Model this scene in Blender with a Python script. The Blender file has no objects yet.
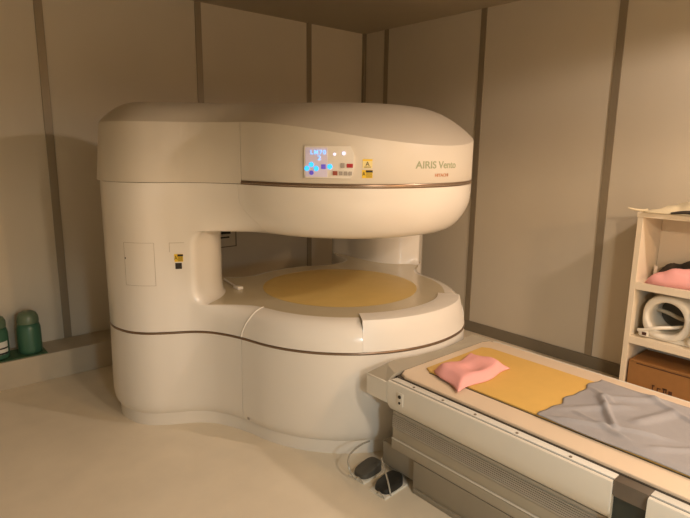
import bpy, bmesh, math, random
from mathutils import Vector, Matrix, noise
random.seed(4)
C = bpy.context.scene.collection
PI = math.pi
H = 1.55

# ------------------------------------------------------------------ materials
def mat(name, col, rough=.5, metal=0, spec=.5, coat=0, emis=None, estr=0, noise_amt=0, noise_scale=8, bump=0, bump_scale=60, trans=0, alpha=1):
    m = bpy.data.materials.new(name); m.use_nodes = True
    nt = m.node_tree; b = nt.nodes['Principled BSDF']
    b.inputs['Base Color'].default_value = (*col, 1)
    b.inputs['Roughness'].default_value = rough
    b.inputs['Metallic'].default_value = metal
    b.inputs['Specular IOR Level'].default_value = spec
    b.inputs['Coat Weight'].default_value = coat
    b.inputs['Coat Roughness'].default_value = .06
    b.inputs['Transmission Weight'].default_value = trans
    if emis:
        b.inputs['Emission Color'].default_value = (*emis, 1); b.inputs['Emission Strength'].default_value = estr
    tc = nt.nodes.new('ShaderNodeTexCoord')
    if noise_amt:
        n = nt.nodes.new('ShaderNodeTexNoise'); n.inputs['Scale'].default_value = noise_scale; n.inputs['Detail'].default_value = 5
        r = nt.nodes.new('ShaderNodeMapRange'); r.inputs['To Min'].default_value = 1-noise_amt; r.inputs['To Max'].default_value = 1+noise_amt
        r.inputs['From Min'].default_value = .25; r.inputs['From Max'].default_value = .75
        v = nt.nodes.new('ShaderNodeVectorMath'); v.operation = 'SCALE'; v.inputs[0].default_value = col
        nt.links.new(tc.outputs['Object'], n.inputs['Vector']); nt.links.new(n.outputs['Fac'], r.inputs['Value'])
        nt.links.new(r.outputs['Result'], v.inputs['Scale']); nt.links.new(v.outputs['Vector'], b.inputs['Base Color'])
    if bump:
        n2 = nt.nodes.new('ShaderNodeTexNoise'); n2.inputs['Scale'].default_value = bump_scale; n2.inputs['Detail'].default_value = 3
        bp = nt.nodes.new('ShaderNodeBump'); bp.inputs['Strength'].default_value = bump; bp.inputs['Distance'].default_value = .01
        nt.links.new(tc.outputs['Object'], n2.inputs['Vector']); nt.links.new(n2.outputs['Fac'], bp.inputs['Height'])
        nt.links.new(bp.outputs['Normal'], b.inputs['Normal'])
    return m
M = dict(
    wall=mat('wall_panel', (.64,.575,.46), .62, noise_amt=.03, noise_scale=2.0, bump=.05, bump_scale=90),
    batten=mat('bronze_batten', (.31,.26,.185), .4, .3),
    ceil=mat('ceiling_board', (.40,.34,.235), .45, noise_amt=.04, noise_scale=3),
    floor=mat('floor_vinyl', (.84,.75,.60), .38, noise_amt=.05, noise_scale=5, bump=.04, bump_scale=120),
    base=mat('dark_skirting', (.20,.17,.12), .6, noise_amt=.05),
    ledge=mat('ledge_board', (.52,.45,.34), .55, noise_amt=.04),
    white=mat('gloss_white_cover', (.84,.80,.73), .22, coat=.35, noise_amt=.012, noise_scale=3),
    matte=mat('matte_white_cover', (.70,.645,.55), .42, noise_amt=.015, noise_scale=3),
    top=mat('top_cover_shaded', (.60,.545,.46), .45, noise_amt=.015, noise_scale=3),  # darker than the side covers, carrying the shade on the dome
    skirt=mat('satin_white_cover', (.80,.76,.69), .40, coat=.1, noise_amt=.015, noise_scale=3),
    deck=mat('deck_cover', (.62,.54,.38), .25, coat=.3, noise_amt=.02),
    trim=mat('bronze_trim', (.24,.165,.11), .3, .6),
    chrome=mat('bright_trim', (.55,.47,.40), .2, .9),
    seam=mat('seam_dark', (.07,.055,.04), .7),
    yellow=mat('yellow_pad', (.66,.47,.16), .45, noise_amt=.04, noise_scale=12),
    padfab=mat('yellow_mat', (.80,.51,.14), .6, noise_amt=.03, noise_scale=14, bump=.06),
    table=mat('tabletop_cream', (.80,.65,.49), .38, noise_amt=.015),
    bedw=mat('bed_cream', (.78,.745,.66), .4, noise_amt=.015),
    rail=mat('rail_white', (.80,.78,.72), .35),
    bedg=mat('bed_grey', (.42,.38,.30), .5, noise_amt=.03),
    bedd=mat('bed_taupe', (.33,.295,.23), .5, noise_amt=.03),
    rib=mat('bellows_grey', (.44,.40,.33), .55),
    brown=mat('brown_grey_block', (.13,.105,.08), .45),
    black=mat('black_plastic', (.018,.018,.016), .4),
    dkgreen=mat('black_recess', (.02,.028,.022), .5),
    dkgrey=mat('dark_grey_rubber', (.085,.08,.065), .6),
    clearp=mat('pale_tube', (.46,.43,.36), .25, .3),
    sheet=mat('grey_sheet', (.37,.36,.375), .85, noise_amt=.04, noise_scale=30, bump=.12, bump_scale=300),
    pink=mat('pink_cloth', (.88,.42,.40), .8, bump=.1, bump_scale=150),
    dcloth=mat('dark_cloth', (.06,.05,.04), .9),
    paper=mat('cream_cloth', (.78,.68,.47), .8, noise_amt=.05),
    shelf=mat('shelf_cream', (.86,.75,.58), .45, noise_amt=.02),
    coil=mat('coil_white', (.84,.79,.68), .35),
    card=mat('cardboard', (.33,.155,.045), .75, noise_amt=.06, noise_scale=20),
    cardd=mat('cardboard_print', (.08,.03,.015), .8),
    teal=mat('teal_plastic', (.05,.145,.09), .35, noise_amt=.04),
    tealc=mat('pale_teal_plastic', (.13,.19,.12), .35),
    labelw=mat('white_label', (.7,.7,.64), .5),
    greenmat=mat('green_tray', (.05,.13,.06), .55),
    panel=mat('panel_led_glow', (.74,.70,.78), .3, noise_amt=.02, emis=(.62,.52,1.0), estr=.10),  # violet tint and faint glow stand in for LED light on the panel
    panelw=mat('panel_white', (.84,.80,.72), .3),
    blue=mat('blue_led', (.05,.3,.9), .3, emis=(.02,.42,1.0), estr=1.5),
    dig=mat('digit_led', (.3,.6,.9), .3, emis=(.15,.45,1.0), estr=1.2),
    wled=mat('white_led', (.8,.8,.9), .3, emis=(.6,.62,1.0), estr=1.1),
    violet=mat('violet_key', (.13,.09,.42), .4, emis=(.14,.1,.7), estr=.4),
    greyk=mat('grey_key', (.40,.36,.32), .5),
    red=mat('red_key', (.42,.02,.03), .4),
    redb=mat('brick_key', (.36,.09,.06), .4),
    warn=mat('yellow_label', (.85,.58,.02), .5),
    warnp=mat('pale_yellow_label', (.85,.72,.32), .5),
    ink=mat('black_ink', (.02,.015,.01), .6),
    gtext=mat('green_lettering', (.36,.39,.24), .5),
    rtext=mat('red_lettering', (.56,.28,.16), .5),
    lamp=mat('lamp_diffuser', (.9,.8,.6), .4, emis=(1,.7,.4), estr=3),
    steel=mat('screw_steel', (.25,.21,.16), .4, .5),
)

# ------------------------------------------------------------------ helpers
def obj(name, bm, m, parent=None, smooth=None, mods=None):
    me = bpy.data.meshes.new(name)
    bmesh.ops.recalc_face_normals(bm, faces=bm.faces) if mods != 'keep' else None
    bm.to_mesh(me); bm.free()
    me.materials.append(M[m] if isinstance(m, str) else m)
    if smooth is not None:
        me.shade_smooth()
        if smooth < 180: me.set_sharp_from_angle(angle=math.radians(smooth))
    o = bpy.data.objects.new(name, me); C.objects.link(o)
    if parent is not None:
        o.parent = parent
        if parent.type == 'EMPTY': o.matrix_parent_inverse = Matrix.Translation(-Vector(parent_loc(parent)))
    return o
def parent_loc(p):
    v = Vector((0,0,0))
    while p is not None:
        if p.type == 'EMPTY': v += p.location
        p = p.parent
    return v
def tag(o, label=None, cat=None, group=None, kind=None):
    if label: o['label'] = label
    if cat: o['category'] = cat
    if group: o['group'] = group
    if kind: o['kind'] = kind
    return o
def thing(name, label, cat, loc=(0,0,0), group=None):
    o = bpy.data.objects.new(name, None); C.objects.link(o); o.location = loc; o.empty_display_size = .1
    return tag(o, label, cat, group)
def box(bm, x0, x1, y0, y1, z0, z1, bev=0):
    r = bmesh.ops.create_cube(bm, size=1)
    for v in r['verts']:
        v.co = Vector(((x0+x1)/2+v.co.x*(x1-x0), (y0+y1)/2+v.co.y*(y1-y0), (z0+z1)/2+v.co.z*(z1-z0)))
    if bev:
        es = list({e for v in r['verts'] for e in v.link_edges})
        bmesh.ops.bevel(bm, geom=es, offset=bev, segments=2, affect='EDGES', profile=.6)
def B(*a, bev=0):
    bm = bmesh.new(); box(bm, *a, bev=bev); return bm
def catmull(P, closed=False, n=8):
    out = []; N = len(P); P = [Vector(p) for p in P]
    rng = range(N) if closed else range(N-1)
    for i in rng:
        p1, p2 = P[i], P[(i+1) % N]
        p0 = P[(i-1) % N] if closed or i > 0 else p1
        p3 = P[(i+2) % N] if closed or i+2 < N else p2
        for k in range(n):
            t = k/n
            out.append(.5*((2*p1)+(p2-p0)*t+(2*p0-5*p1+4*p2-p3)*t*t+(3*p1-p0-3*p2+p3)*t*t*t))
    if not closed: out.append(P[-1])
    return out
def tube(bm, pts, r, seg=10, n=6, cap=True):
    pts = catmull(pts, n=n) if n > 1 else [Vector(p) for p in pts]
    rings = []; up = Vector((0,0,1))
    for i, p in enumerate(pts):
        t = (pts[min(i+1, len(pts)-1)]-pts[max(i-1, 0)]).normalized()
        a = t.cross(up)
        if a.length < .05: a = t.cross(Vector((1,0,0)))
        a.normalize(); b = t.cross(a)
        rr = r(i/(len(pts)-1)) if callable(r) else r
        rings.append([bm.verts.new(p+a*rr*math.cos(2*PI*k/seg)+b*rr*math.sin(2*PI*k/seg)) for k in range(seg)])
    for A, B_ in zip(rings, rings[1:]):
        for k in range(seg): bm.faces.new((A[k], A[(k+1) % seg], B_[(k+1) % seg], B_[k]))
    if cap: bm.faces.new(rings[0]); bm.faces.new(rings[-1][::-1])
def lathe(bm, cx, cy, prof, seg=40):
    rings = []
    for r, z in prof:
        rings.append([bm.verts.new((cx+r*math.cos(2*PI*k/seg), cy+r*math.sin(2*PI*k/seg), z)) for k in range(seg)])
    for A, B_ in zip(rings, rings[1:]):
        for k in range(seg): bm.faces.new((A[k], A[(k+1) % seg], B_[(k+1) % seg], B_[k]))
    bm.faces.new(rings[0][::-1]); bm.faces.new(rings[-1])
def loft(bm, rings, bottom=True, top=True):
    V = [[bm.verts.new(p) for p in r] for r in rings]; n = len(V[0])
    for A, B_ in zip(V, V[1:]):
        for k in range(n): bm.faces.new((A[k], A[(k+1) % n], B_[(k+1) % n], B_[k]))
    if bottom: bm.faces.new(V[0][::-1])
    if top: bm.faces.new(V[-1])
def prism(poly, z0, z1, bev=0):
    bm = bmesh.new()
    a = [bm.verts.new((x, y, z0)) for x, y in poly]; b = [bm.verts.new((x, y, z1)) for x, y in poly]
    n = len(poly)
    for k in range(n): bm.faces.new((a[k], a[(k+1) % n], b[(k+1) % n], b[k]))
    bm.faces.new(a[::-1]); f = bm.faces.new(b)
    if bev: bmesh.ops.bevel(bm, geom=list(f.edges), offset=bev, segments=3, affect='EDGES', profile=.5)
    return bm

# ------------------------------------------------------------------ room
X0, X1, Y0, Y1, ZC = -2.3, 3.85, -2.6, 4.19, 2.66
def struct(name, bm, m, **k):
    o = obj(name, bm, m, **k); o['kind'] = 'structure'; return o
struct('floor', B(X0-.1, X1+.1, Y0-.1, Y1+.1, -.1, 0), 'floor')
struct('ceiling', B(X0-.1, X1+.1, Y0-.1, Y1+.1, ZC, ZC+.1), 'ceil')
struct('wall_back', B(X0-.1, X1+.1, Y1, Y1+.1, 0, ZC), 'wall')
struct('wall_right', B(X1, X1+.1, Y0-.1, Y1, 0, ZC), 'wall')
struct('wall_left', B(X0-.1, X0, Y0-.1, Y1, 0, ZC), 'wall')
struct('wall_front', B(X0, X1, Y0-.1, Y0, 0, ZC), 'wall')
n = 1
for x in (-1.27, -.155, .964, 2.085, 3.165):
    struct('trim_%d' % n, B(x-.026, x+.026, Y1-.008, Y1, .185, ZC, bev=.002), 'batten'); n += 1
struct('trim_%d' % n, B(X1-.03, X1, Y1-.03, Y1, .185, ZC), 'batten'); n += 1
for y in (3.88, 2.79, 1.704, .61, -.48, -1.57):
    struct('trim_%d' % n, B(X1-.008, X1, y-.026, y+.026, .092, ZC, bev=.002), 'batten'); n += 1
struct('baseboard_right', B(X1-.012, X1, Y0, 3.918, 0, .092, bev=.002), 'base')
struct('baseboard_back', B(X0, X1, 3.918, Y1, 0, .185, bev=.004), 'ledge')   # low boxed ledge along the wall

# ------------------------------------------------------------------ scanner outline
CX, CY, RB = 2.18, 2.52, .765
def arc(a0, a1, k):
    return [(CX+RB*math.cos(math.radians(a0+(a1-a0)*i/k)), CY+RB*math.sin(math.radians(a0+(a1-a0)*i/k))) for i in range(k+1)]
half = arc(270, 192, 16) + [(1.408,2.46),(1.372,2.56),(1.325,2.648),(1.252,2.722),(1.14,2.785),(1.05,2.845),(.990,2.92),(.958,3.01),(.949,3.105),
        (.972,3.215),(1.035,3.33),(1.10,3.43),(1.19,3.505),(1.30,3.54),(1.41,3.53),(1.52,3.48),(1.63,3.405),(1.73,3.315),(1.84,3.235)] + arc(112, 90, 4)[0:]
# the right-hand column foot is a little slimmer than the left one
nb = 17
left_tower = half[nb:-5]
right_tower = [(2*CX-x-.035*max(0, min(1, (y-2.70)/.15)), y) for x, y in left_tower[:-4]] + [(2.87,3.47),(2.82,3.38),(2.76,3.28),(2.68,3.19)]
right = [(CX+RB*math.cos(math.radians(a)), CY+RB*math.sin(math.radians(a))) for a in (81, 72, 63)] + right_tower[::-1] + [(2*CX-x, y) for x, y in half[nb-1:0:-1]]
raw = catmull([(x, y, 0) for x, y in half+right], closed=True, n=10)
acc = [0]
for i in range(len(raw)): acc.append(acc[-1]+(raw[(i+1) % len(raw)]-raw[i]).length)
LEN = acc[-1]
import bisect
def O(s):
    s %= LEN
    i = min(bisect.bisect_right(acc, s)-1, len(raw)-1)
    t = (s-acc[i])/max(1e-9, acc[i+1]-acc[i])
    return raw[i].lerp(raw[(i+1) % len(raw)], t)
def nrm(s):
    t = (O(s+.012)-O(s-.012)); t.z = 0; t.normalize()
    nn = Vector((t.y, -t.x, 0))
    # running from the front centre towards the left side: outward lies on the ... side
    return -nn if nn.dot(O(s)-Vector((CX, 2.8, 0))) < 0 and s_side(s) else nn
_sgn = None
def s_side(s): return False
# fix orientation once
t0 = O(.05)-O(LEN-.05); ntest = Vector((t0.y, -t0.x, 0)).normalized()
SG = 1 if ntest.y < 0 else -1
def nrm(s):
    t = (O(s+.012)-O(s-.012)); t.z = 0; t.normalize()
    return Vector((t.y, -t.x, 0))*SG
def s_near(x, y):
    return min((i*LEN/2000 for i in range(2000)), key=lambda s: (O(s)-Vector((x, y, 0))).length)
SJ = s_near(1.408, 2.46); SN = s_near(1.27, 2.708); SBK = s_near(1.66, 3.39); SBD = s_near(1.857, 3.213)
SN2 = LEN-s_near(2*CX-1.27-.001, 2.708); SB2 = LEN-s_near(2.87, 3.47); SBK2 = LEN-s_near(2.78, 3.31); SBD2 = LEN-s_near(2.55, 3.19)
def smooth(t): t = max(0, min(1, t)); return t*t*(3-2*t)
def w(s):
    s %= LEN
    sn, sk, sd = SN, SBK, SBD
    if s > LEN/2: s = LEN-s; sn, sk, sd = SN2, SBK2, SBD2
    if s <= SJ-.05: return 1
    if s <= sn: return 1-smooth((s-SJ+.05)/(sn-SJ+.05))
    if s <= sk-.1: return 0
    return smooth((s-sk+.1)/(sd-sk+.1))
def pt(s, d, z, dw=None):
    ww = w(s) if dw is None else dw
    p = O(s)-nrm(s)*(d*ww); return Vector((p.x, p.y, z))
def rr(s):
    u = (-s) % LEN
    if u > LEN/2: return 0
    return .030*smooth((u-.22)/.35)*smooth((1.65-u)/.4)
NS = 220
SS = [LEN*i/NS for i in range(NS)]

def shell(name, parent, m, s0f, s1f, rows, nseg, th=.008, smooth_ang=50, base=0):
    """solid cover piece: rows = list of (z, d_disc, d_all); sides follow s0f(z), s1f(z)"""
    bm = bmesh.new(); G = []; I = []
    for z, dd, da in rows:
        a, b = s0f(z), s1f(z); g = []; h = []
        for k in range(nseg+1):
            s = a+(b-a)*k/nseg
            off = (dd+base)*w(s)+da+(rr(s) if z < .8 else 0); n_ = nrm(s); p = O(s)-n_*off
            zz = z(s) if callable(z) else z
            g.append(bm.verts.new((p.x, p.y, zz)))
            q = p-n_*th; h.append(bm.verts.new((q.x, q.y, zz)))
        G.append(g); I.append(h)
    nr = len(rows)
    for r in range(nr-1):
        for k in range(nseg):
            bm.faces.new((G[r][k], G[r][k+1], G[r+1][k+1], G[r+1][k]))
            bm.faces.new((I[r][k], I[r+1][k], I[r+1][k+1], I[r][k+1]))
        bm.faces.new((G[r][0], G[r+1][0], I[r+1][0], I[r][0])); bm.faces.new((G[r][-1], I[r][-1], I[r+1][-1], G[r+1][-1]))
    for k in range(nseg):
        bm.faces.new((G[0][k], I[0][k], I[0][k+1], G[0][k+1])); bm.faces.new((G[-1][k], G[-1][k+1], I[-1][k+1], I[-1][k]))
    return obj(name, bm, m, parent, smooth=smooth_ang)
const = lambda v: (lambda z: v)

mri = thing('mri_scanner', 'large white open MRI scanner with two round stacked discs on rounded columns', 'MRI scanner', (CX, CY, 0))
G_ = .0015
# kick plate
bm = bmesh.new(); loft(bm, [[pt(s, .025+rr(s), z, 1) for s in SS] for z in (0, .07, .09)]); obj('kick_plate', bm, 'skirt', mri, smooth=40)
# base skirts: disc front, two tower sides, back
rows = [(.076, 0, .018), (.088, 0, .009), (.106, 0, .001), (.13, 0, -.004), (.17, 0, -.006), (.35, 0, -.004), (.548, 0, 0)]
segs = [('base_skirt', -SJ, SJ, 90), ('base_skirt', SJ, LEN/2-.0, 110), ('base_skirt', LEN/2, LEN-SJ, 110)]
for nme, a, b, k in segs:
    shell(nme, mri, 'skirt', const(a+G_), const(b-G_), rows, k)
# trim line between skirt and shoulder
def band(name, m, s0, s1, z0, z1, out, nseg, base=0):
    return shell(name, mri, m, const(s0), const(s1), [(z0, 0, -out+.002), (z0+(z1-z0)*.3, 0, -out), (z0+(z1-z0)*.7, 0, -out), (z1, 0, -out+.002)], nseg, th=.02, base=base)
band('trim_strip', 'trim', 0, LEN, .5485, .5605, .0035, 220)
# flange on the table side
FA = math.radians(33.5)
sF = RB*FA
bm = bmesh.new(); A = []; 
for k in range(41):
    a = math.radians(270)-FA+2*FA*k/40; c, s_ = math.cos(a), math.sin(a)
    q_ = rr(-RB*(a-math.radians(270)))*.8 if a > math.radians(270) else 0
    A.append([bm.verts.new((CX+(r-q_)*c, CY+(r-q_)*s_, z)) for r, z in ((.60,.562),(.762,.562),(.7445,.64),(.728,.712),(.7255,.7165),(.720,.7185),(.60,.7165))])
for P_, Q in zip(A, A[1:]):
    for j in range(7): bm.faces.new((P_[j], P_[(j+1) % 7], Q[(j+1) % 7], Q[j]))
bm.faces.new(A[0]); bm.faces.new(A[-1][::-1])
obj('table_side_flange', bm, 'skirt', mri, smooth=35)
# lower shoulder covers
shr = [(.5625,0,0),(.585,.001,0),(.61,.004,0),(.635,.010,0),(.655,.019,0),(.672,.031,0),(.686,.046,0),(.696,.062,0),(.703,.080,0),(.7068,.10,0),(.7085,.125,0)]
def jcurve(z): return SJ+.0+.045*smooth((z-.5625)/.145)*-1
shell('shoulder_cover', mri, 'white', const(sF+.002), lambda z: jcurve(z)-G_, shr, 60)
shell('shoulder_cover', mri, 'white', lambda z: jcurve(z)+G_, const(LEN/2), shr, 120)
shell('shoulder_cover', mri, 'white', const(LEN/2), lambda z: LEN-jcurve(z)-G_, shr, 120)
shell('shoulder_cover', mri, 'white', lambda z: LEN-jcurve(z)+G_, const(LEN-sF-.002), shr, 60)
# little raised tube over the shoulder seam
bm = bmesh.new(); tube(bm, [pt(jcurve(z), d-.0015, z) for z, d, _ in shr], .0035, n=1, seg=8); obj('seam_bead', bm, 'skirt', mri, smooth=60)
# deck
bm = bmesh.new(); loft(bm, [[pt(s, .114+rr(s), z) - nrm(s)*.004 for s in SS] for z in (.690, .7089)]); obj('deck', bm, 'deck', mri, smooth=40)
bm = bmesh.new(); lathe(bm, CX-.01, CY+.03, [(.478,.7090),(.480,.7098),(.475,.7106)], 80); obj('yellow_target', bm, 'yellow', mri, smooth=40)
# columns
ZL, ZU = .7085, 1.115
inner0 = [(1.335,2.74),(1.425,2.785),(1.505,2.855),(1.56,2.945),(1.585,3.05),(1.58,3.17),(1.54,3.28)]
inner1 = [(1.34,2.75),(1.41,2.80),(1.46,2.87),(1.49,2.95),(1.50,3.05),(1.495,3.16),(1.48,3.29)]
def column_ring(z, flip, n_out=70, n_in=60):
    dist = min(z-ZL, ZU-z); r = .085
    e = r-math.sqrt(max(0, r*r-(r-min(dist, r))**2)); e *= .8
    a, b = (SN2-e, SB2+.02) if flip else (SN-e, SBK)
    a, b = (LEN-a, LEN-b) if flip else (a, b)
    out = [O(a+(b-a)*k/n_out) for k in range(n_out+1)]
    if flip: out = [Vector((2*CX-p.x, p.y, 0)) for p in out]
    ctr = Vector((1.25, 3.1, 0))
    pts = []
    for j, (x, y) in enumerate(inner1 if flip else inner0):
        v = Vector((x, y, 0)); dn = (v-ctr).normalized(); pts.append(v+dn*e*(.25 if flip else 1)*(.75, .55, .35, .22, .15, .15, .15)[j])
    tgt = [out[0]]+pts+[out[-1]]
    c = catmull(tgt, n=12)
    # even resample
    cl = [0]
    for i in range(len(c)-1): cl.append(cl[-1]+(c[i+1]-c[i]).length)
    inn = []
    for k in range(1, n_in):
        L_ = cl[-1]*k/n_in; i = bisect.bisect_right(cl, L_)-1; i = min(i, len(c)-2)
        inn.append(c[i].lerp(c[i+1], (L_-cl[i])/max(1e-9, cl[i+1]-cl[i])))
    ring = out+inn[::-1]
    # soften the two lips
    for _ in range(2):
        ring = [ring[i] if n_out*.12 < i < n_out*.88 else (ring[i-1]+ring[i]*2+ring[(i+1) % len(ring)])/4 for i in range(len(ring))]
    return [Vector(((2*CX-p.x) if flip else p.x, p.y, z)) for p in ring]
zs = [ZL, ZL+.004, ZL+.010, ZL+.018, ZL+.03, ZL+.045, ZL+.065, ZL+.085, .9, 1.0, ZU-.085, ZU-.065, ZU-.045, ZU-.03, ZU-.018, ZU-.010, ZU-.004, ZU]
for fl in (False, True):
    bm = bmesh.new(); loft(bm, [column_ring(z, fl) for z in zs]); obj('column', bm, 'white', mri, smooth=60)
# upper body: under-cover
UB = .025
prow = [(1.10,.235),(1.1005,.20),(1.104,.165),(1.112,.13),(1.125,.10),(1.145,.075),(1.17,.053),(1.20,.034),(1.235,.017),(1.27,.006),(1.31,.001),(1.37,0)]
def ucurve(z):   # seam beside the arm, leaning to the right at the bottom
    return SJ+.02-.10*smooth((1.30-z)/.2)
uz = [(z if z > 1.115 else z, d, 0) for z, d in prow]
def urows(): return [((lambda s, z=z: z if w(s) > .999 else z+(ZU-z)*(1-w(s)) if z < ZU else z), d, 0) for z, d in prow]
def ushell(name, a, b, k, m):
    bm = bmesh.new(); th = .01; G = []; I = []
    for z, d in prow:
        g = []; h = []
        s0, s1 = a(z), b(z)
        for i in range(k+1):
            s = s0+(s1-s0)*i/k; ww = w(s); zz = max(z, ZU*(1-ww)+1.10*ww) if z < 1.2 else z
            zz = z+(max(0, ZU-z))*(1-ww)
            p = O(s)-nrm(s)*((d+UB)*ww); q = p-nrm(s)*th
            g.append(bm.verts.new((p.x, p.y, zz))); h.append(bm.verts.new((q.x, q.y, zz+.004)))
        G.append(g); I.append(h)
    nr = len(prow)
    for r in range(nr-1):
        for i in range(k):
            bm.faces.new((G[r][i], G[r][i+1], G[r+1][i+1], G[r+1][i])); bm.faces.new((I[r][i], I[r+1][i], I[r+1][i+1], I[r][i+1]))
        bm.faces.new((G[r][0], G[r+1][0], I[r+1][0], I[r][0])); bm.faces.new((G[r][-1], I[r][-1], I[r+1][-1], G[r+1][-1]))
    for i in range(k):
        bm.faces.new((G[0][i], I[0][i], I[0][i+1], G[0][i+1])); bm.faces.new((G[-1][i], G[-1][i+1], I[-1][i+1], I[-1][i]))
    bmesh.ops.remove_doubles(bm, verts=bm.verts, dist=1e-5)
    return obj(name, bm, m, mri, smooth=50)
ushell('under_cover', lambda z: -ucurve(z)+G_, lambda z: ucurve(z)-G_, 100, 'white')
ushell('arm_cover', lambda z: ucurve(z)+G_*.4, lambda z: LEN/2, 120, 'white')
ushell('arm_cover', lambda z: LEN/2, lambda z: LEN-ucurve(z)-G_*.4, 120, 'white')
bm = bmesh.new()
loft(bm, [[Vector((p.x, p.y, 1.101+dz+(ZU-1.10)*(1-w(s)))) for s in SS for p in [O(s)-nrm(s)*((.225+UB)*w(s)+.012*(1-w(s)))]] for dz in (0, .01)])
obj('underside', bm, 'white', mri, smooth=40)
# upper trim: bronze groove and bright bead on the disc only
band('trim_strip', 'trim', -SJ+.004, SJ-.004, 1.371, 1.3905, .003, 100, base=UB)
band('bright_bead', 'chrome', -SJ+.004, SJ-.004, 1.377, 1.3815, .0065, 100, base=UB)
band('cap_seam', 'seam', SJ-.002, LEN-SJ+.002, 1.3705, 1.3735, -.002, 160, base=UB)
# upper covers up to the crease
def zc(s):
    y = O(s).y
    v = 1.68-.092*(max(0, 2.5-y)/.7)**2
    return v
def upper(name, a, b, k, m, out=0):
    bm = bmesh.new(); rows = [0, .02, .5, .97, 1]; z0 = 1.391 if out == 0 else 1.3735; G = []; I = []
    for t in rows:
        g = []; h = []
        for i in range(k+1):
            s = a+(b-a)*i/k; z = z0+(zc(s)-z0)*t
            fl_ = (1-w(s))*(-.016+.030*(1-t)) if out else 0
            p = O(s)-nrm(s)*(UB*w(s)-fl_+(.003 if t in (0,) else 0)+(.0015 if t == 1 else 0)); q = p-nrm(s)*.012
            g.append(bm.verts.new((p.x, p.y, z))); h.append(bm.verts.new((q.x, q.y, z)))
        G.append(g); I.append(h)
    for r in range(len(rows)-1):
        for i in range(k):
            bm.faces.new((G[r][i], G[r][i+1], G[r+1][i+1], G[r+1][i])); bm.faces.new((I[r][i], I[r+1][i], I[r+1][i+1], I[r][i+1]))
        bm.faces.new((G[r][0], G[r+1][0], I[r+1][0], I[r][0])); bm.faces.new((G[r][-1], I[r][-1], I[r+1][-1], G[r+1][-1]))
    for i in range(k):
        bm.faces.new((G[0][i], I[0][i], I[0][i+1], G[0][i+1])); bm.faces.new((G[-1][i], G[-1][i+1], I[-1][i+1], I[-1][i]))
    return obj(name, bm, m, mri, smooth=40)
SU = SJ-.004
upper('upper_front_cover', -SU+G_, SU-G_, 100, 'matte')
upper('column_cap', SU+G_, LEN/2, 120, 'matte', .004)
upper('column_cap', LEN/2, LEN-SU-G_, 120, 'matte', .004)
# domed top
ZT = 1.79
bm = bmesh.new(); rings = []
for t in (0, .01, .04, .09, .15, .22, .3, .4, .5, .62, .75, .88, 1):
    ring = []
    for s in SS:
        ww = w(s); D = .19+.17*ww
        z = zc(s)+(ZT-zc(s))*(1-(1-t)**2.2)
        p = O(s)-nrm(s)*(UB*ww+.016*(1-ww)+.002+D*t); ring.append(Vector((p.x, p.y, z)))
    rings.append(ring)
for _ in range(3):   # smooth the inner rings a little where they crowd
    for r in range(4, len(rings)):
        R_ = rings[r]; k_ = r-3
        for _j in range(k_): R_ = [(R_[i-1]+R_[i]*2+R_[(i+1) % NS])/4 for i in range(NS)]
        rings[r] = [Vector((p.x, p.y, q.z)) for p, q in zip(R_, rings[r])]
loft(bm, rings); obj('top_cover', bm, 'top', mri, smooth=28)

def patch(name, parent, m, s0, s1, z0, z1, out, base=0, th=.002, k=8, shape=None, bev=0):
    bm = bmesh.new(); F = []; Bk = []
    rows = 2 if shape is None else 10
    for r in range(rows):
        v = r/(rows-1); z = z0+(z1-z0)*v; f = []; b = []
        for i in range(k+1):
            u = i/k
            if shape: ins, _ = shape(v)
            else: ins = (0, 0)
            ss = s0+(s1-s0)*(ins[0]+(1-ins[0]-ins[1])*u)
            n_ = nrm(ss); p = O(ss)-n_*(base*w(ss))
            a_ = p+n_*out; c_ = p+n_*(out-th)
            f.append(bm.verts.new((a_.x, a_.y, z))); b.append(bm.verts.new((c_.x, c_.y, z)))
        F.append(f); Bk.append(b)
    for r in range(rows-1):
        for i in range(k):
            bm.faces.new((F[r][i], F[r][i+1], F[r+1][i+1], F[r+1][i])); bm.faces.new((Bk[r][i], Bk[r+1][i], Bk[r+1][i+1], Bk[r][i+1]))
        bm.faces.new((F[r][0], F[r+1][0], Bk[r+1][0], Bk[r][0])); bm.faces.new((F[r][-1], Bk[r][-1], Bk[r+1][-1], F[r+1][-1]))
    for i in range(k):
        bm.faces.new((F[0][i], Bk[0][i], Bk[0][i+1], F[0][i+1])); bm.faces.new((F[-1][i], F[-1][i+1], Bk[-1][i+1], Bk[-1][i]))
    return obj(name, bm, m, parent, smooth=40)
def s_az(x, y):   # outline parameter of the point on the front disc lying in that direction
    return s_near(CX+(x-CX)*RB/math.hypot(x-CX, y-CY), CY+(y-CY)*RB/math.hypot(x-CX, y-CY))
sL, sR = s_az(1.567, 2.105), s_az(1.726, 1.935)       # panel left and right ends (s grows to the left)
PZ0, PZ1 = 1.4175, 1.566
def cshape(v):
    e = .03*max(0, abs(v-.5)*2-.75)**2*16
    return ((e*.5, .08*(abs(v-.5)*2)**3), None)
for sg in (1, -1):
    a, b = sg*SU-.006, sg*SU+.006
    patch('cover_seam', mri, 'seam', a, b, 1.392, 1.675, -.004, base=UB, th=.003, k=2)
    a, b = sg*SJ-.006, sg*SJ+.006
    patch('cover_seam', mri, 'seam', a, b, .112, .545, -.003, th=.003, k=2)
cp = patch('control_panel', mri, 'panelw', sL, sR, PZ0, PZ1, .010-UB+UB, base=UB, th=.012, k=20, shape=cshape)
def P_s(u): return sL+(sR-sL)*u
def P_z(v): return PZ1-(PZ1-PZ0)*v
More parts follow.
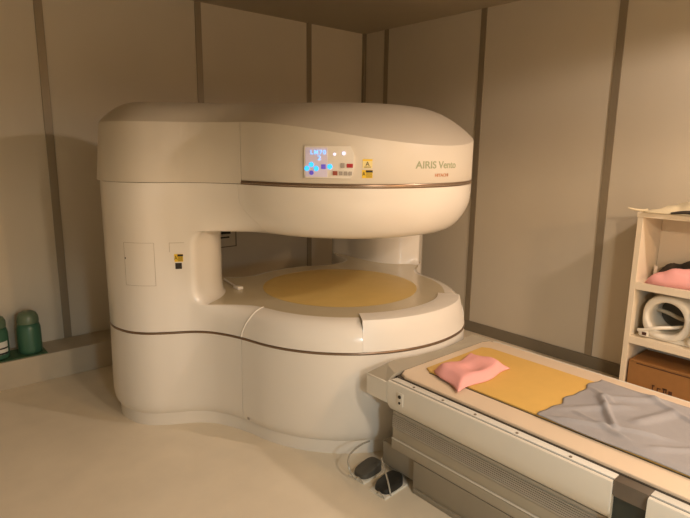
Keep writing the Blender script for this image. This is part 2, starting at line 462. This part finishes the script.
def dot(name, m, u, v, ru, out=.013, parent=cp, th=.004, seg=18):
    ss = P_s(u); n_ = nrm(ss); c = O(ss)-n_*(UB*w(ss))+n_*out; t = Vector((0,0,1)).cross(n_)
    bm = bmesh.new()
    a = [bm.verts.new(c+Vector((0,0,P_z(v)))+t*ru*math.cos(2*PI*i/seg)+Vector((0,0,ru*math.sin(2*PI*i/seg)))) for i in range(seg)]
    b = [bm.verts.new(x.co-n_*th) for x in a]
    bm.faces.new(a); bm.faces.new(b[::-1])
    for i in range(seg): bm.faces.new((a[i], b[i], b[(i+1) % seg], a[(i+1) % seg]))
    return obj(name, bm, m, parent)
def key(name, m, u0, u1, v0, v1, out=.0135):
    return patch(name, cp, m, P_s(u0), P_s(u1), P_z(v1), P_z(v0), out, base=UB, th=.004, k=3)
key('lit_panel_face', 'panel', .03, .47, .05, .96, .0115)  # left part of the panel face, LED light put into its colour
for u, v in ((.15,.58),(.06,.70),(.25,.70)): dot('round_button', 'blue', u, v, .0115)
dot('round_button', 'violet', .155, .835, .0105)
dot('round_button', 'blue', .52, .635, .0115)
key('square_button', 'violet', .35, .44, .57, .71)
key('square_button', 'greyk', .73, .81, .52, .67)
key('square_button', 'red', .85, .97, .54, .66)
key('square_button', 'redb', .58, .67, .77, .90)
for u in (.70, .795, .885): key('square_button', 'greyk', u, u+.07, .78, .90)
dot('indicator_lamp', 'wled', .61, .25, .006); dot('indicator_lamp', 'wled', .79, .22, .008)
def text_mesh(name, body, m, parent, s_c, zc_, h, out, base=0, sx=1.0, bold=.0):
    cu = bpy.data.curves.new(name, 'FONT'); cu.body = body; cu.size = h*1.38; cu.align_x = 'CENTER'; cu.align_y = 'CENTER'; cu.extrude = .0006; cu.space_character = 1.25 if 'digit' in name else 1; cu.offset = bold
    o = bpy.data.objects.new(name, cu); C.objects.link(o)
    bpy.context.view_layer.update()
    me = bpy.data.meshes.new_from_object(o.evaluated_get(bpy.context.evaluated_depsgraph_get()))
    bpy.data.objects.remove(o)
    for v in me.vertices:
        ss = s_c-v.co.x*sx; n_ = nrm(ss); p = O(ss)-n_*(base*w(ss))+n_*(out+v.co.z); z = zc_+v.co.y
        v.co = (p.x, p.y, z)
    me.materials.clear(); me.materials.append(M[m])
    q = bpy.data.objects.new(name, me); C.objects.link(q); q.parent = parent
    if parent.type == 'EMPTY': q.matrix_parent_inverse = Matrix.Translation(-parent_loc(parent))
    return q
text_mesh('display_digits', 'LM70', 'dig', cp, P_s(.285), P_z(.20), .021, .0128, UB, 1.0, .0001)
text_mesh('display_digits', '2', 'dig', cp, P_s(.31), P_z(.375), .021, .0128, UB, 1.2, .0002)
text_mesh('logo_lettering', 'AIRIS Vento', 'gtext', mri, s_az(2.15, 1.783), 1.480, .036, .0008, UB, 1.22, .0006)
text_mesh('maker_lettering', 'HITACHI', 'rtext', mri, s_az(2.175, 1.783), 1.430, .0145, .0008, UB, 1.35, .0008)
# warning labels beside the control panel
def warn(parent, s_c, zc_, hw, hh, base, style):
    t = patch('warning_label', parent, 'warnp' if style == 0 else 'warn', s_c+hw, s_c-hw, zc_-hh, zc_+hh, .0012, base=base, th=.0012, k=2)
    def sub(n_, m, u0, u1, v0, v1): patch(n_, t, m, s_c+hw-2*hw*u0, s_c+hw-2*hw*u1, zc_-hh+2*hh*v0, zc_-hh+2*hh*v1, .0020, base=base, th=.0012, k=1)
    if style == 0:
        sub('header_bar', 'warn', .0, 1, .80, 1.0); text_mesh('warning_symbol', '▲' if False else 'A', 'ink', t, s_c, zc_-hh*.1, hh*1.0, .0022, base, 1.0)
        for k in range(2): sub('text_line', 'ink', .15, .85, .06+.08*k, .09+.08*k)
    else:
        sub('header_bar', 'ink', .35, 1, .68, .96)
        for k in range(4): sub('text_line', 'ink', .38, .95, .10+.14*k, .15+.14*k)
        text_mesh('warning_symbol', 'A', 'ink', t, s_c+hw*.66, zc_, hh*1.0, .0022, base, .8)
warn(mri, s_az(1.776, 1.90), 1.487, .024, .021, UB, 0)
warn(mri, s_az(1.776, 1.90), 1.439, .026, .019, UB, 1)
def s_tower(px_x):   # param where the view direction from the camera through that column meets the tower front
    return px_x
def s_at_az(az, lo, hi):
    best = min((lo+(hi-lo)*i/600 for i in range(601)), key=lambda s: abs(math.degrees(math.atan2(O(s).y, O(s).x))-az))
    return best
STL, STR = SN-.05, s_near(.949, 3.105)
def S(az): return s_at_az(az, STL, STR)
# (azimuths measured from the camera position)
az174, az183, az181, az169 = 66.75, 65.9, 66.1, 67.25
warn(mri, (S(az174)+S(az183))/2, .972, abs(S(az174)-S(az183))/2, .021, 0, 1)
patch('black_label', mri, 'ink', S(66.7), S(66.05), .912, .945, .0012, k=2)
def outline_rect(name, s0, s1, z0, z1, t=.0022, m='greyk', sides='ltrb'):
    bm_ = []
    fr = patch(name, mri, m, s0, s1, z1-t, z1, .0008, th=.001, k=6) if 't' in sides else None
    par = fr
    if 'b' in sides: patch('frame_line', par, m, s0, s1, z0, z0+t, .0008, th=.001, k=6)
    ds = t if s1 > s0 else -t
    if 'l' in sides: patch('frame_line', par, m, s0, s0+ds, z0, z1, .0008, th=.001, k=1)
    if 'r' in sides: patch('frame_line', par, m, s1-ds, s1, z0, z1, .0008, th=.001, k=1)
outline_rect('cover_slot', S(67.2), S(65.75), 1.005, 1.055, .002, 'bedg', 'lt')
ap0, ap1 = S(71.45), S(68.65)
outline_rect('access_panel', ap0, ap1, .822, 1.056, .0018, 'bedg')
patch('keyhole', mri, 'ink', ap0+(ap1-ap0)*.02, ap0+(ap1-ap0)*.05, .965, .975, .001, th=.001, k=1)
patch('screw_cover', mri, 'greyk', SJ-.030, SJ-.046, .096, .110, .002, th=.002, k=2)
# sensor marks on the right column
# small markings on the far column, facing the gap
def small(name, x, y, z, r, m):
    bm = bmesh.new(); bmesh.ops.create_uvsphere(bm, u_segments=12, v_segments=8, radius=r, matrix=Matrix.Translation((x, y, z))); return obj(name, bm, m, mri, smooth=60)

# ------------------------------------------------------------------ white clip on the deck, wall plate
t = thing('cable_clip', 'small white cable end lying on the deck beside the left scanner column', 'cable', (1.63, 2.93, .71))
bm = bmesh.new(); tube(bm, [(1.66,3.10,.722),(1.652,3.02,.717),(1.64,2.94,.717),(1.632,2.90,.717)], .006); obj('cord', bm, 'white', t, smooth=60)
obj('plug', B(1.612, 1.648, 2.845, 2.905, .7095, .727, bev=.004), 'white', t, smooth=40)
t = thing('wall_plate', 'framed wall plate with a black device behind the scanner gap', 'wall plate', (2.27, 4.19, .8))
obj('plate', B(2.13, 2.36, 4.172, 4.19, .715, .96, bev=.004), 'wall', t, smooth=40)
bm = bmesh.new()
for a in ((2.13,2.36,.715,.723),(2.13,2.36,.952,.96),(2.13,2.138,.715,.96),(2.352,2.36,.715,.96)): box(bm, a[0], a[1], 4.168, 4.1715, a[2], a[3])
obj('rim', bm, 'base', t)
obj('black_box', B(2.20, 2.285, 4.13, 4.1715, .835, .94, bev=.004), 'black', t, smooth=40)
obj('slot', B(2.20, 2.29, 4.165, 4.1715, .795, .808), 'black', t)

# ------------------------------------------------------------------ patient table
bed = thing('patient_table', 'long cream MRI patient table docked to the scanner, yellow mat on top', 'patient table', (2.13, .7, 0))
YE, YN = 1.80, -.55
XL, XR = 1.70, 2.56
def mirx(x): return 2*2.13-x
def sidepanel(y0, y1, name='side_panel', right=False):
    prof = [(1.711,.508),(1.704,.506),(1.70,.498),(1.70,.43),(1.703,.405),(1.712,.385),(1.728,.362),(1.75,.350),(1.78,.350),(1.78,.46),(1.7165,.46),(1.7165,.508)]
    if right: prof = [(mirx(x), z) for x, z in prof]
    bm = bmesh.new(); a = [bm.verts.new((x, y0, z)) for x, z in prof]; b = [bm.verts.new((x, y1, z)) for x, z in prof]
    k = len(prof)
    for i in range(k): bm.faces.new((a[i], a[(i+1) % k], b[(i+1) % k], b[i]))
    bm.faces.new(a); bm.faces.new(b[::-1]); return obj(name, bm, 'bedw', bed, smooth=40)
GY0, GY1 = .525, .635
sidepanel(GY1, 1.655); sidepanel(YN, GY0); sidepanel(YN, 1.655, right=True)
# end block hugging the scanner disc
end = [(XL, 1.6575), (XL, YE-.008), (XL+.008, YE)]
for k in range(21):
    x = 1.795+(2.465-1.795)*k/20
    y = 2.52-math.sqrt(.785**2-(x-2.18)**2); end.append((x, min(YE, y)))
end += [(mirx(XL)-.008, YE), (mirx(XL), YE-.008), (mirx(XL), 1.6575)]
o = obj('end_block', prism(end, .40, .500, bev=.006), 'bedw', bed, smooth=40)
wed = bmesh.new()
pp = [(1.712, 1.675, .500), (1.712, 1.79, .500), (1.80, 1.79, .530), (1.80, 1.675, .530), (2.46, 1.675, .530), (2.46, 1.72, .530)]
# sloped riser behind the tabletop end
a = [wed.verts.new(v) for v in ((1.705,1.665,.4995),(1.705,1.795,.4995),(1.82,1.80,.4995),(2.0,1.752,.4995),(2.18,1.732,.4995),(2.36,1.752,.4995),(2.44,1.795,.4995),(2.555,1.795,.4995),(2.555,1.665,.4995))]
b = [wed.verts.new(v) for v in ((1.76,1.665,.525),(1.80,1.755,.532),(1.86,1.77,.532),(2.0,1.738,.532),(2.18,1.72,.532),(2.36,1.738,.532),(2.42,1.755,.532),(2.50,1.755,.532),(2.50,1.665,.525))]
for i in range(9): wed.faces.new((a[i], a[(i+1) % 9], b[(i+1) % 9], b[i]))
wed.faces.new(a[::-1]); wed.faces.new(b); obj('end_riser', wed, 'bedg', bed)
# inner body and deck rails
obj('table_body', B(1.775, 2.485, YN, 1.655, .28, .500), 'bedg', bed)
bm = B(1.7215, 1.757, GY1, 1.645, .4985, .512, bev=.002); rl = obj('rail_strip', bm, 'rail', bed, smooth=40)
obj('rail_groove', B(1.7135, 1.7225, YN, 1.65, .495, .5065), 'seam', bed)
rl2 = obj('rail_strip', B(1.7215, 1.757, YN, GY0, .4985, .512, bev=.002), 'rail', bed, smooth=40)
obj('rail_strip', B(mirx(1.757), mirx(1.7215), YN, 1.645, .4985, .512, bev=.002), 'rail', bed, smooth=40)
for y in (1.52, 1.355, 1.19, 1.00, .79): 
    bm = bmesh.new(); lathe(bm, 1.733, y, [(.006,.511),(.006,.5135),(.0045,.5148)], 12); obj('screw', bm, 'steel', rl, smooth=40)
for y in (.40, .2): 
    bm = bmesh.new(); lathe(bm, 1.733, y, [(.006,.511),(.006,.5135),(.0045,.5148)], 12); obj('screw', bm, 'steel', rl2, smooth=40)
obj('tabletop_groove', B(1.757, 2.503, YN, 1.655, .495, .516), 'seam', bed)
bm = bmesh.new()
tp = prism([(1.763, YN), (2.497, YN), (2.497, 1.60), (2.48, 1.64), (2.44, 1.66), (1.82, 1.66), (1.78, 1.64), (1.763, 1.60)], .514, .5275, bev=.006)
obj('tabletop', tp, 'table', bed, smooth=40)
mb = prism([(1.885, YN+.01), (2.375, YN+.01), (2.375, 1.56), (2.35, 1.60), (1.91, 1.60), (1.885, 1.56)], .5275, .536, bev=.004)
obj('mat', mb, 'padfab', bed, smooth=40)
bm = bmesh.new()
for x0, x1 in ((1.8795,1.8845),(2.3755,2.3805)): box(bm, x0, x1, YN+.01, 1.56, .5265, .5292)
obj('mat_edging', bm, 'seam', bed)
# clamp block in the gap of the rail
cb = obj('clamp_block', B(1.712, 1.775, GY0+.001, GY1-.001, .455, .512, bev=.003), 'brown', bed, smooth=40)
obj('clamp_recess', B(1.722, 1.775, GY0+.004, GY1-.004, .10, .455), 'dkgreen', bed)
for y in (GY0-.002, GY1-.004): obj('clamp_post', B(1.712, 1.73, y, y+.006, .17, .46), 'bedg', bed)
# bellows with fine ribs
bm = bmesh.new(); prof = [(1.775,.345),(1.745,.345),(1.745,.330)]
nr = 7
for k in range(nr):
    z = .330-.0092*k; prof += [(1.7385, z-.001), (1.7385, z-.0055), (1.7435, z-.0065), (1.7435, z-.0088)]
prof += [(1.7435,.262),(1.775,.262)]
for xs in (0, 1):
    pr = [((mirx(x) if xs else x), z) for x, z in prof]
    bm = bmesh.new(); a = [bm.verts.new((x, 1.652, z)) for x, z in pr]; b = [bm.verts.new((x, YN, z)) for x, z in pr]
    for i in range(len(pr)): bm.faces.new((a[i], a[(i+1) % len(pr)], b[(i+1) % len(pr)], b[i]))
    bm.faces.new(a); bm.faces.new(b[::-1]); obj('bellows', bm, 'rib', bed)
obj('mid_housing', B(1.742, 2.518, YN, 1.652, .212, .262, bev=.006), 'bedg', bed, smooth=40)
obj('bright_edge', B(1.7365, 1.75, YN, 1.652, .2065, .2115, bev=.0015), 'bedw', bed, smooth=40)
obj('lower_housing', B(1.738, 2.522, YN, 1.652, .157, .2035, bev=.003), 'bedg', bed, smooth=40)
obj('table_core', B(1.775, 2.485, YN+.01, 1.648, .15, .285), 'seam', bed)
bs = obj('base_box', B(1.738, 2.522, YN+.02, 1.51, .0, .153, bev=.005), 'bedd', bed, smooth=40)
obj('base_foot', B(1.765, 2.495, 1.512, 1.735, .03, .150, bev=.005), 'bedd', bed, smooth=40)
obj('base_plinth', B(1.80, 2.46, 1.5, 1.725, 0, .03), 'seam', bed)
obj('floor_seal', B(1.728, 1.742, YN+.02, 1.50, 0, .022, bev=.004), 'bedd', bs, smooth=40)
# two-hole socket on the side panel
sk = obj('side_socket', B(1.6965, 1.7005, 1.552, 1.588, .415, .478, bev=.0015), 'bedw', bed, smooth=40)
for z, r in ((.458,.0085),(.429,.006)):
    bm = bmesh.new(); bmesh.ops.create_cone(bm, cap_ends=True, segments=16, radius1=r, radius2=r, depth=.003, matrix=Matrix.Translation((1.6955,1.571,z)) @ Matrix.Rotation(PI/2, 4, 'Y')); obj('socket_hole', bm, 'black', sk)

# ------------------------------------------------------------------ cloths
def cloth(name, m, u0, u1, v0, v1, zf, nx=60, ny=60, edge=None, th=.003):
    bm = bmesh.new(); V = []
    for j in range(ny+1):
        row = []
        for i in range(nx+1):
            u, v = i/nx, j/ny; x = u0+(u1-u0)*u; y = v0+(v1-v0)*v
            if edge: x, y = edge(u, v, x, y)
            row.append(bm.verts.new((x, y, zf(u, v, x, y))))
        V.append(row)
    for j in range(ny):
        for i in range(nx): bm.faces.new((V[j][i], V[j][i+1], V[j+1][i+1], V[j+1][i]))
    o = obj(name, bm, m, None, smooth=180)
    s = o.modifiers.new('t', 'SOLIDIFY'); s.thickness = th; s.offset = 1
    return o
def ridge(x, y, x0, y0, x1, y1, wd, h):
    dx, dy = x1-x0, y1-y0; L = math.hypot(dx, dy); t = ((x-x0)*dx+(y-y0)*dy)/(L*L); 
    if t < -.2 or t > 1.2: return 0
    d = ((x-x0)*dy-(y-y0)*dx)/L; f = smooth(min((t+.2)/.3, (1.2-t)/.3))
    return h*f*math.exp(-(d/wd)**2)
rid = [(1.90,.93,2.05,.62,.012,.012),(1.98,.98,2.2,.80,.02,.010),(1.995,.76,2.20,.90,.010,.020),(2.1,.72,2.3,.66,.02,.012),(2.22,.9,2.40,.70,.018,.010),
       (2.25,.55,2.38,.80,.012,.011),(1.95,.60,2.12,.44,.014,.010),(2.0,.90,1.94,.70,.010,.010),(2.15,.5,2.3,.38,.02,.014),(2.28,.98,2.2,.86,.012,.010)]
def sz(u, v, x, y):
    z = .5372+.004*(noise.noise(Vector((x*9, y*7, 1)))+1)
    for r in rid: z += ridge(x, y, *r)
    z += .012*max(0, noise.noise(Vector((x*4+3, y*5, 7))))
    ed = min(u, 1-u, 1-v)*12
    z = .5368+(z-.5368)*min(1, .25+ed)
    return z
def sedge(u, v, x, y):
    k = max(0, v-.85)/.15
    y += k*(.008*math.sin(u*17)+.005*math.sin(u*31+1)-.004)
    x += (.006*math.sin(y*14))*(1 if u > .5 else .4)*abs(2*u-1)
    return x, y
tag(cloth('grey_sheet', 'sheet', 1.875, 2.405, -.50, 1.005, sz, 90, 150, sedge), 'wrinkled pale grey cotton sheet spread over the yellow mat of the patient table', 'sheet')
def pz_(u, v, x, y):
    e = min(1, min(u, 1-u, v, 1-v)*7)
    return .5375+e*(.018+.022*(noise.noise(Vector((x*11, y*11, 3)))+.7))
def pedge(u, v, x, y):
    return x-.10*(1-v)*(1-u)+.01*math.sin(v*6), y+.01*math.sin(u*9)
bmz = tag(cloth('pink_cloth', 'pink', 1.90, 2.20, 1.33, 1.54, pz_, 40, 30, pedge, .004), 'rumpled pink cloth at the scanner end of the patient table', 'cloth')

# ------------------------------------------------------------------ foot pedals
def pedal(cx, cy, rot, label, m, big):
    t = thing('foot_pedal', label, 'foot pedal', (cx, cy, 0), 'foot pedals on the floor at the end of the table')
    t.rotation_euler = (0, 0, rot)
    def add(n_, bm, mm, sm=40):
        me = bpy.data.meshes.new(n_); bmesh.ops.recalc_face_normals(bm, faces=bm.faces); bm.to_mesh(me); bm.free(); me.materials.append(M[mm]); me.shade_smooth(); me.set_sharp_from_angle(angle=math.radians(sm))
        o = bpy.data.objects.new(n_, me); C.objects.link(o); o.parent = t; return o
    add('base_plate', prism([(-.083,-.05),(.075,-.05),(.075,.05),(-.083,.05)], 0, .010, bev=.003), 'bedw')
    bm = bmesh.new()
    pts = [(.07*math.copysign(abs(math.cos(a))**.6, math.cos(a)), .045*math.copysign(abs(math.sin(a))**.6, math.sin(a))) for a in [2*PI*k/24 for k in range(24)]]
    loft(bm, [[Vector((x*f, y*f, z+zz*(x+.07)*.16)) for x, y in pts] for f, z, zz in ((1,.0105,0),(1,.022,.7),(.96,.030,1),(.85,.034,1))])
    add('pedal_pad', bm, m)
    bm = bmesh.new(); tube(bm, [(-.083,.0,.008),(-.102,.025,.05),(-.085,.05,.098),(-.03,.065,.112),(.03,.07,.116),(.085,.07,.11)] if big else [(-.05,-.055,.008),(-.04,-.03,.055),(-.01,.02,.09),(.03,.075,.105)], .0042, seg=8)
    add('guard_tube', bm, 'clearp')
    bm = bmesh.new(); tube(bm, [(-.083,-.045,.008),(-.09,-.02,.03),(-.083,.0,.012)], .003, seg=8); add('guard_loop', bm, 'clearp')
    return t
pedal(1.676, 1.745, math.radians(4), 'dark grey foot pedal under a tall wire guard, nearest the scanner', 'dkgrey', True)
pedal(1.672, 1.597, math.radians(4), 'black foot pedal on a pale plate, nearer the camera', 'black', False)

# ------------------------------------------------------------------ shelf unit and contents
sh = thing('shelf_unit', 'cream open shelf unit against the right wall', 'shelf unit', (3.67, 1.0, 0))
SX0, SX1, SY0, SY1 = 3.52, 3.838, .66, 1.345
for y0, y1 in ((SY1-.032, SY1), (SY0, SY0+.032)): obj('side_panel', B(SX0, SX1, y0, y1, 0, 1.17, bev=.0015), 'shelf', sh)
obj('top_board', B(SX0-.004, SX1, SY0-.003, SY1+.003, 1.1702, 1.200, bev=.002), 'shelf', sh)
for z in (.768, .418, .075): obj('shelf_board', B(SX0+.002, SX1-.01, SY0+.0325, SY1-.0325, z-.045, z, bev=.0015), 'shelf', sh)
obj('back_panel', B(SX1-.008, SX1, SY0+.033, SY1-.033, 0, 1.17), 'shelf', sh)
# cloth on top
def tz(u, v, x, y):
    e = min(1, min(u, 1-u, v, 1-v)*5)
    return 1.2015+e*(.016+.045*max(0, noise.noise(Vector((x*9, y*11, 5)))+.4)+.02*(1-v))
tag(cloth('cream_cloth', 'paper', 3.535, 3.80, .72, 1.275, tz, 30, 50, lambda u, v, x, y: (x+.03*math.sin(y*9), y+(.04*(1-u) if v > .8 else 0)), .004), 'crumpled cream cloth lying on top of the shelf unit', 'cloth')
bm = bmesh.new(); tube(bm, [(3.512,1.405,1.222),(3.52,1.385,1.216),(3.55,1.35,1.2085),(3.58,1.315,1.2095)], lambda t: .004+.006*t, seg=7)
tw = obj('cloth_tie', bm, 'paper', None, smooth=60); tag(tw, 'thin twisted cream tie jutting past the left end of the shelf top', 'tie')
bm = bmesh.new(); tube(bm, [(3.505,1.16,1.2095),(3.505,1.08,1.222),(3.505,1.01,1.218),(3.505,.93,1.214)], lambda t: .006+.005*math.sin(t*PI), seg=8)
tag(obj('dark_hollow', bm, 'dcloth', None, smooth=60), 'dark strap tucked in the cream cloth on the shelf top', 'hollow')  # dark piece standing in for the dark hollow between the cloth folds
# upper compartment
def fz(h, sd, zb):
    def f(u, v, x, y):
        e = min(1, (min(u, 1-u, v, 1-v)*6))**.5
        return zb+.001+e*(h*(.65+.35*noise.noise(Vector((x*12, y*12, sd)))))
    return f
tag(cloth('pink_cloth', 'pink', 3.545, 3.69, .72, 1.265, fz(.125, 2, .768), 24, 40, lambda u, v, x, y: (x-.012*math.sin(v*9), y), .005), 'folded salmon pink cloth on the upper board of the shelf unit', 'cloth')
tag(cloth('dark_cloth', 'dcloth', 3.715, 3.82, .72, 1.27, fz(.15, 9, .768), 24, 40, None, .005), 'dark folded cloth behind the pink one in the shelf unit', 'cloth')
bm = bmesh.new(); box(bm, 3.70, 3.710, 1.262, 1.282, .7695, .855, bev=.003); tag(obj('white_tag', bm, 'coil', None, smooth=40), 'small white tag standing beside the dark cloth in the shelf unit', 'tag')
# coil in the middle compartment
co = thing('head_coil', 'white rounded ring-shaped imaging coil in the middle of the shelf unit', 'imaging coil', (3.66, 1.135, .418))
def coilring(R_y, R_z, x, cz, p=2.4, n_=48, low=0):
    out = []
    for k in range(n_):
        a = 2*PI*k/n_; c, s_ = math.cos(a), math.sin(a)
        y = 1.135+R_y*math.copysign(abs(c)**(2/p), c); z = cz+R_z*math.copysign(abs(s_)**(2/p), s_)
        if s_ < 0: y = 1.135+(y-1.135)*(1+low*(-s_))
        out.append(Vector((x, y, z)))
    return out
cz = .560
bm = bmesh.new()
sec = [(.098,.100,3.78),(.098,.100,3.60),(.100,.103,3.575),(.108,.112,3.562),(.120,.124,3.56),(.130,.133,3.566),(.137,.1385,3.585),(.139,.1405,3.62),(.139,.1405,3.74),(.132,.134,3.78)]
R_ = [coilring(a, b, x, cz+(0 if a < .11 else 0), 2 if a < .11 else 2.5, low=0) for a, b, x in sec]
R_.append(R_[0]); V = [[bm.verts.new(p) for p in r] for r in R_[:-1]]; V.append(V[0])
for A_, B_ in zip(V, V[1:]):
    for k in range(48): bm.faces.new((A_[k], A_[(k+1) % 48], B_[(k+1) % 48], B_[k]))
obj('coil_shell', bm, 'coil', co, smooth=50)
bm = bmesh.new(); box(bm, 3.575, 3.77, .985, 1.285, .419, .448, bev=.008); obj('coil_foot', bm, 'coil', co, smooth=40)
bm = bmesh.new(); lathe(bm, 0, 0, [(.096,0),(.096,.004)], 32); bmesh.ops.transform(bm, matrix=Matrix.Translation((3.775,1.135,cz)) @ Matrix.Rotation(PI/2, 4, 'Y'), verts=bm.verts); obj('coil_back', bm, 'dkgrey', co)
bm = bmesh.new(); tube(bm, [(3.548,1.275,.462),(3.545,1.23,.475),(3.552,1.17,.500),(3.60,1.10,.510),(3.66,1.05,.515)], .011, seg=10); obj('coil_cable', bm, 'coil', co, smooth=60)
bm = bmesh.new(); tube(bm, [(3.70,1.23,.58),(3.69,1.16,.572),(3.68,1.10,.556),(3.69,1.045,.545)], .012, seg=10); obj('inner_strap', bm, 'bedg', co, smooth=60)
bm = bmesh.new(); box(bm, 3.538, 3.572, 1.215, 1.265, .432, .472, bev=.006); obj('connector', bm, 'coil', co, smooth=40)
bm = bmesh.new(); box(bm, 3.536, 3.545, 1.222, 1.248, .440, .460, bev=.002); obj('connector_pins', bm, 'cardd', co)
bm = bmesh.new()
tube(bm, [(3.555,.985,.45),(3.55,.962,.50),(3.55,.955,.57),(3.555,.96,.62),(3.59,.955,.66)], lambda t: .022, seg=12)
tag(obj('coil_pad', bm, 'coil', None, smooth=60), 'white curved pad standing at the right of the ring-shaped coil', 'pad')
# cardboard box at the bottom
cb = thing('cardboard_box', 'brown cardboard box on the lowest board of the shelf unit', 'box', (3.66, 1.0, .075))
obj('carton', B(3.530, 3.80, .72, 1.300, .0755, .262, bev=.002), 'card', cb)
obj('flap', B(3.526, 3.80, .722, 1.296, .2625, .267), 'card', cb)
obj('flap_gap', B(3.5285, 3.531, .74, 1.255, .249, .2545), 'cardd', cb)
pm = bmesh.new()
for y0, y1, z0, z1 in ((1.135,1.150,.120,.127),(1.143,1.148,.09,.127),(1.115,1.120,.09,.118),(1.100,1.120,.112,.118),(1.078,1.084,.09,.125),(1.066,1.090,.118,.125),(1.066,1.072,.10,.125),(1.035,1.055,.09,.118)):
    box(pm, 3.5275, 3.5298, y0, y1, z0+.015, z1+.015)
obj('printed_marks', pm, 'cardd', cb)

# ------------------------------------------------------------------ bottles on the ledge
def bottle(x, y, label, lab):
    t = thing('spray_bottle', label, 'bottle', (x, y, .19), 'green bottles on the ledge')
    bm = bmesh.new(); lathe(bm, x, y, [(.062,.1915),(.070,.198),(.072,.22),(.072,.36),(.066,.385),(.056,.395)], 40); obj('bottle_body', bm, 'teal', t, smooth=50)
    bm = bmesh.new(); lathe(bm, x, y, [(.064,.3955),(.066,.41),(.063,.44),(.052,.462),(.03,.474)], 40); obj('cap', bm, 'tealc', t, smooth=60)
    if lab:
        bm = bmesh.new()
        A_ = []
        for k in range(13):
            a = math.radians(-130+90*k/12); A_.append([bm.verts.new((x+r*math.cos(a), y+r*math.sin(a), z)) for r, z in ((.0725,.225),(.0735,.225),(.0735,.31),(.0725,.31))])
        for P_, Q in zip(A_, A_[1:]):
            for j in range(4): bm.faces.new((P_[j], P_[(j+1) % 4], Q[(j+1) % 4], Q[j]))
        bm.faces.new(A_[0]); bm.faces.new(A_[-1][::-1]); lb = obj('label', bm, 'labelw', t, smooth=40)
        bm = bmesh.new()
        for z0, z1 in ((.226,.238),(.262,.272)):
            A_ = []
            for k in range(13):
                a = math.radians(-130+90*k/12); A_.append([bm.verts.new((x+r*math.cos(a), y+r*math.sin(a), z)) for r, z in ((.0736,z0),(.0742,z0),(.0742,z1),(.0736,z1))])
            for P_, Q in zip(A_, A_[1:]):
                for j in range(4): bm.faces.new((P_[j], P_[(j+1) % 4], Q[(j+1) % 4], Q[j]))
        obj('label_print', bm, 'ink', lb)
    return t
tag(obj('green_tray', B(.36, .775, 3.935, 4.13, .1852, .1905, bev=.002), 'greenmat', None), 'flat dark green mat under the bottles on the ledge', 'mat')
bottle(.69, 4.02, 'plain teal bottle on the ledge, nearest the scanner', False)
bottle(.500, 4.03, 'teal bottle with a white label on the ledge, at the left edge', True)

# ------------------------------------------------------------------ lamps
def lamp(x, y, z, power, col, rad, label):
    t = thing('unseen_lamp', label, 'lamp', (x, y, ZC), 'round pendant lamps')  # fixtures out of view; pendant form and height chosen for the light
    bm = bmesh.new(); lathe(bm, x, y, [(.05,ZC-.03),(.055,ZC-.0005)], 30); obj('canopy', bm, 'coil', t, smooth=40)
    bm = bmesh.new(); lathe(bm, x, y, [(.006,z+.05),(.006,ZC-.0305)], 8); obj('cord', bm, 'coil', t, smooth=40)
    bm = bmesh.new(); lathe(bm, x, y, [(.14,z+.02),(.13,z+.04),(.03,z+.0495)], 40); obj('lamp_shade', bm, 'coil', t, smooth=40)
    bm = bmesh.new(); lathe(bm, x, y, [(.10,z+.012),(.11,z+.0195)], 40); obj('diffuser', bm, 'lamp', t, smooth=40)
    L = bpy.data.lights.new('lamp_light', 'SPOT'); L.shadow_soft_size = rad; L.energy = power; L.color = col
    L.spot_size = math.radians(172); L.spot_blend = .15
    o = bpy.data.objects.new('lamp_light', L); C.objects.link(o); o.location = (0, 0, z-.11-ZC); o.parent = t
lamp(2.95, -.15, 2.55, 86, (1, .80, .66), .08, 'round pendant lamp behind the camera, nearest the right wall')
lamp(1.15, -.5, 2.10, 72, (1, .80, .60), .08, 'low round pendant lamp behind the camera, over the bare floor')
lamp(2.3, -2.0, 2.30, 98, (1, .60, .30), .10, 'round pendant lamp behind the camera, beside the front wall')
lamp(.2, -1.6, 1.60, 84, (.76, .93, 1), .15, 'added low fill lamp, out of view behind the camera, farthest from the right wall')  # unseen cool fill, added to brighten the table side and scanner base
wd = bpy.data.worlds.new('World'); bpy.context.scene.world = wd; wd.use_nodes = True
wd.node_tree.nodes['Background'].inputs[0].default_value = (.9, .8, .6, 1); wd.node_tree.nodes['Background'].inputs[1].default_value = .02

# ------------------------------------------------------------------ camera
cam = bpy.data.cameras.new('Camera'); co_ = bpy.data.objects.new('Camera', cam); C.objects.link(co_)
cam.sensor_fit = 'HORIZONTAL'; cam.sensor_width = 36; cam.lens = 547*36/690; cam.clip_start = .02
th = math.radians(11.3); yaw = math.radians(49.1); roll = math.atan(.012)
fw = Vector((math.cos(yaw), math.sin(yaw), 0)); rt = Vector((math.sin(yaw), -math.cos(yaw), 0)); up = Vector((0,0,1))
F = fw*math.cos(th)-up*math.sin(th); U = up*math.cos(th)+fw*math.sin(th)
c_, s_ = math.cos(roll), math.sin(roll)
# image x = rt*c + (down)*s mixed by the roll
RX = rt*c_+U*s_; UY = U*c_-rt*s_
mtx = Matrix((RX, UY, -F)).transposed().to_4x4(); mtx.translation = (0, 0, H)
co_.matrix_world = mtx
sc = bpy.context.scene; sc.camera = co_
sc.view_settings.view_transform = 'Standard'; sc.view_settings.look = 'None'; sc.view_settings.gamma = 1; sc.view_settings.use_curve_mapping = False
sc.view_settings.exposure = .07
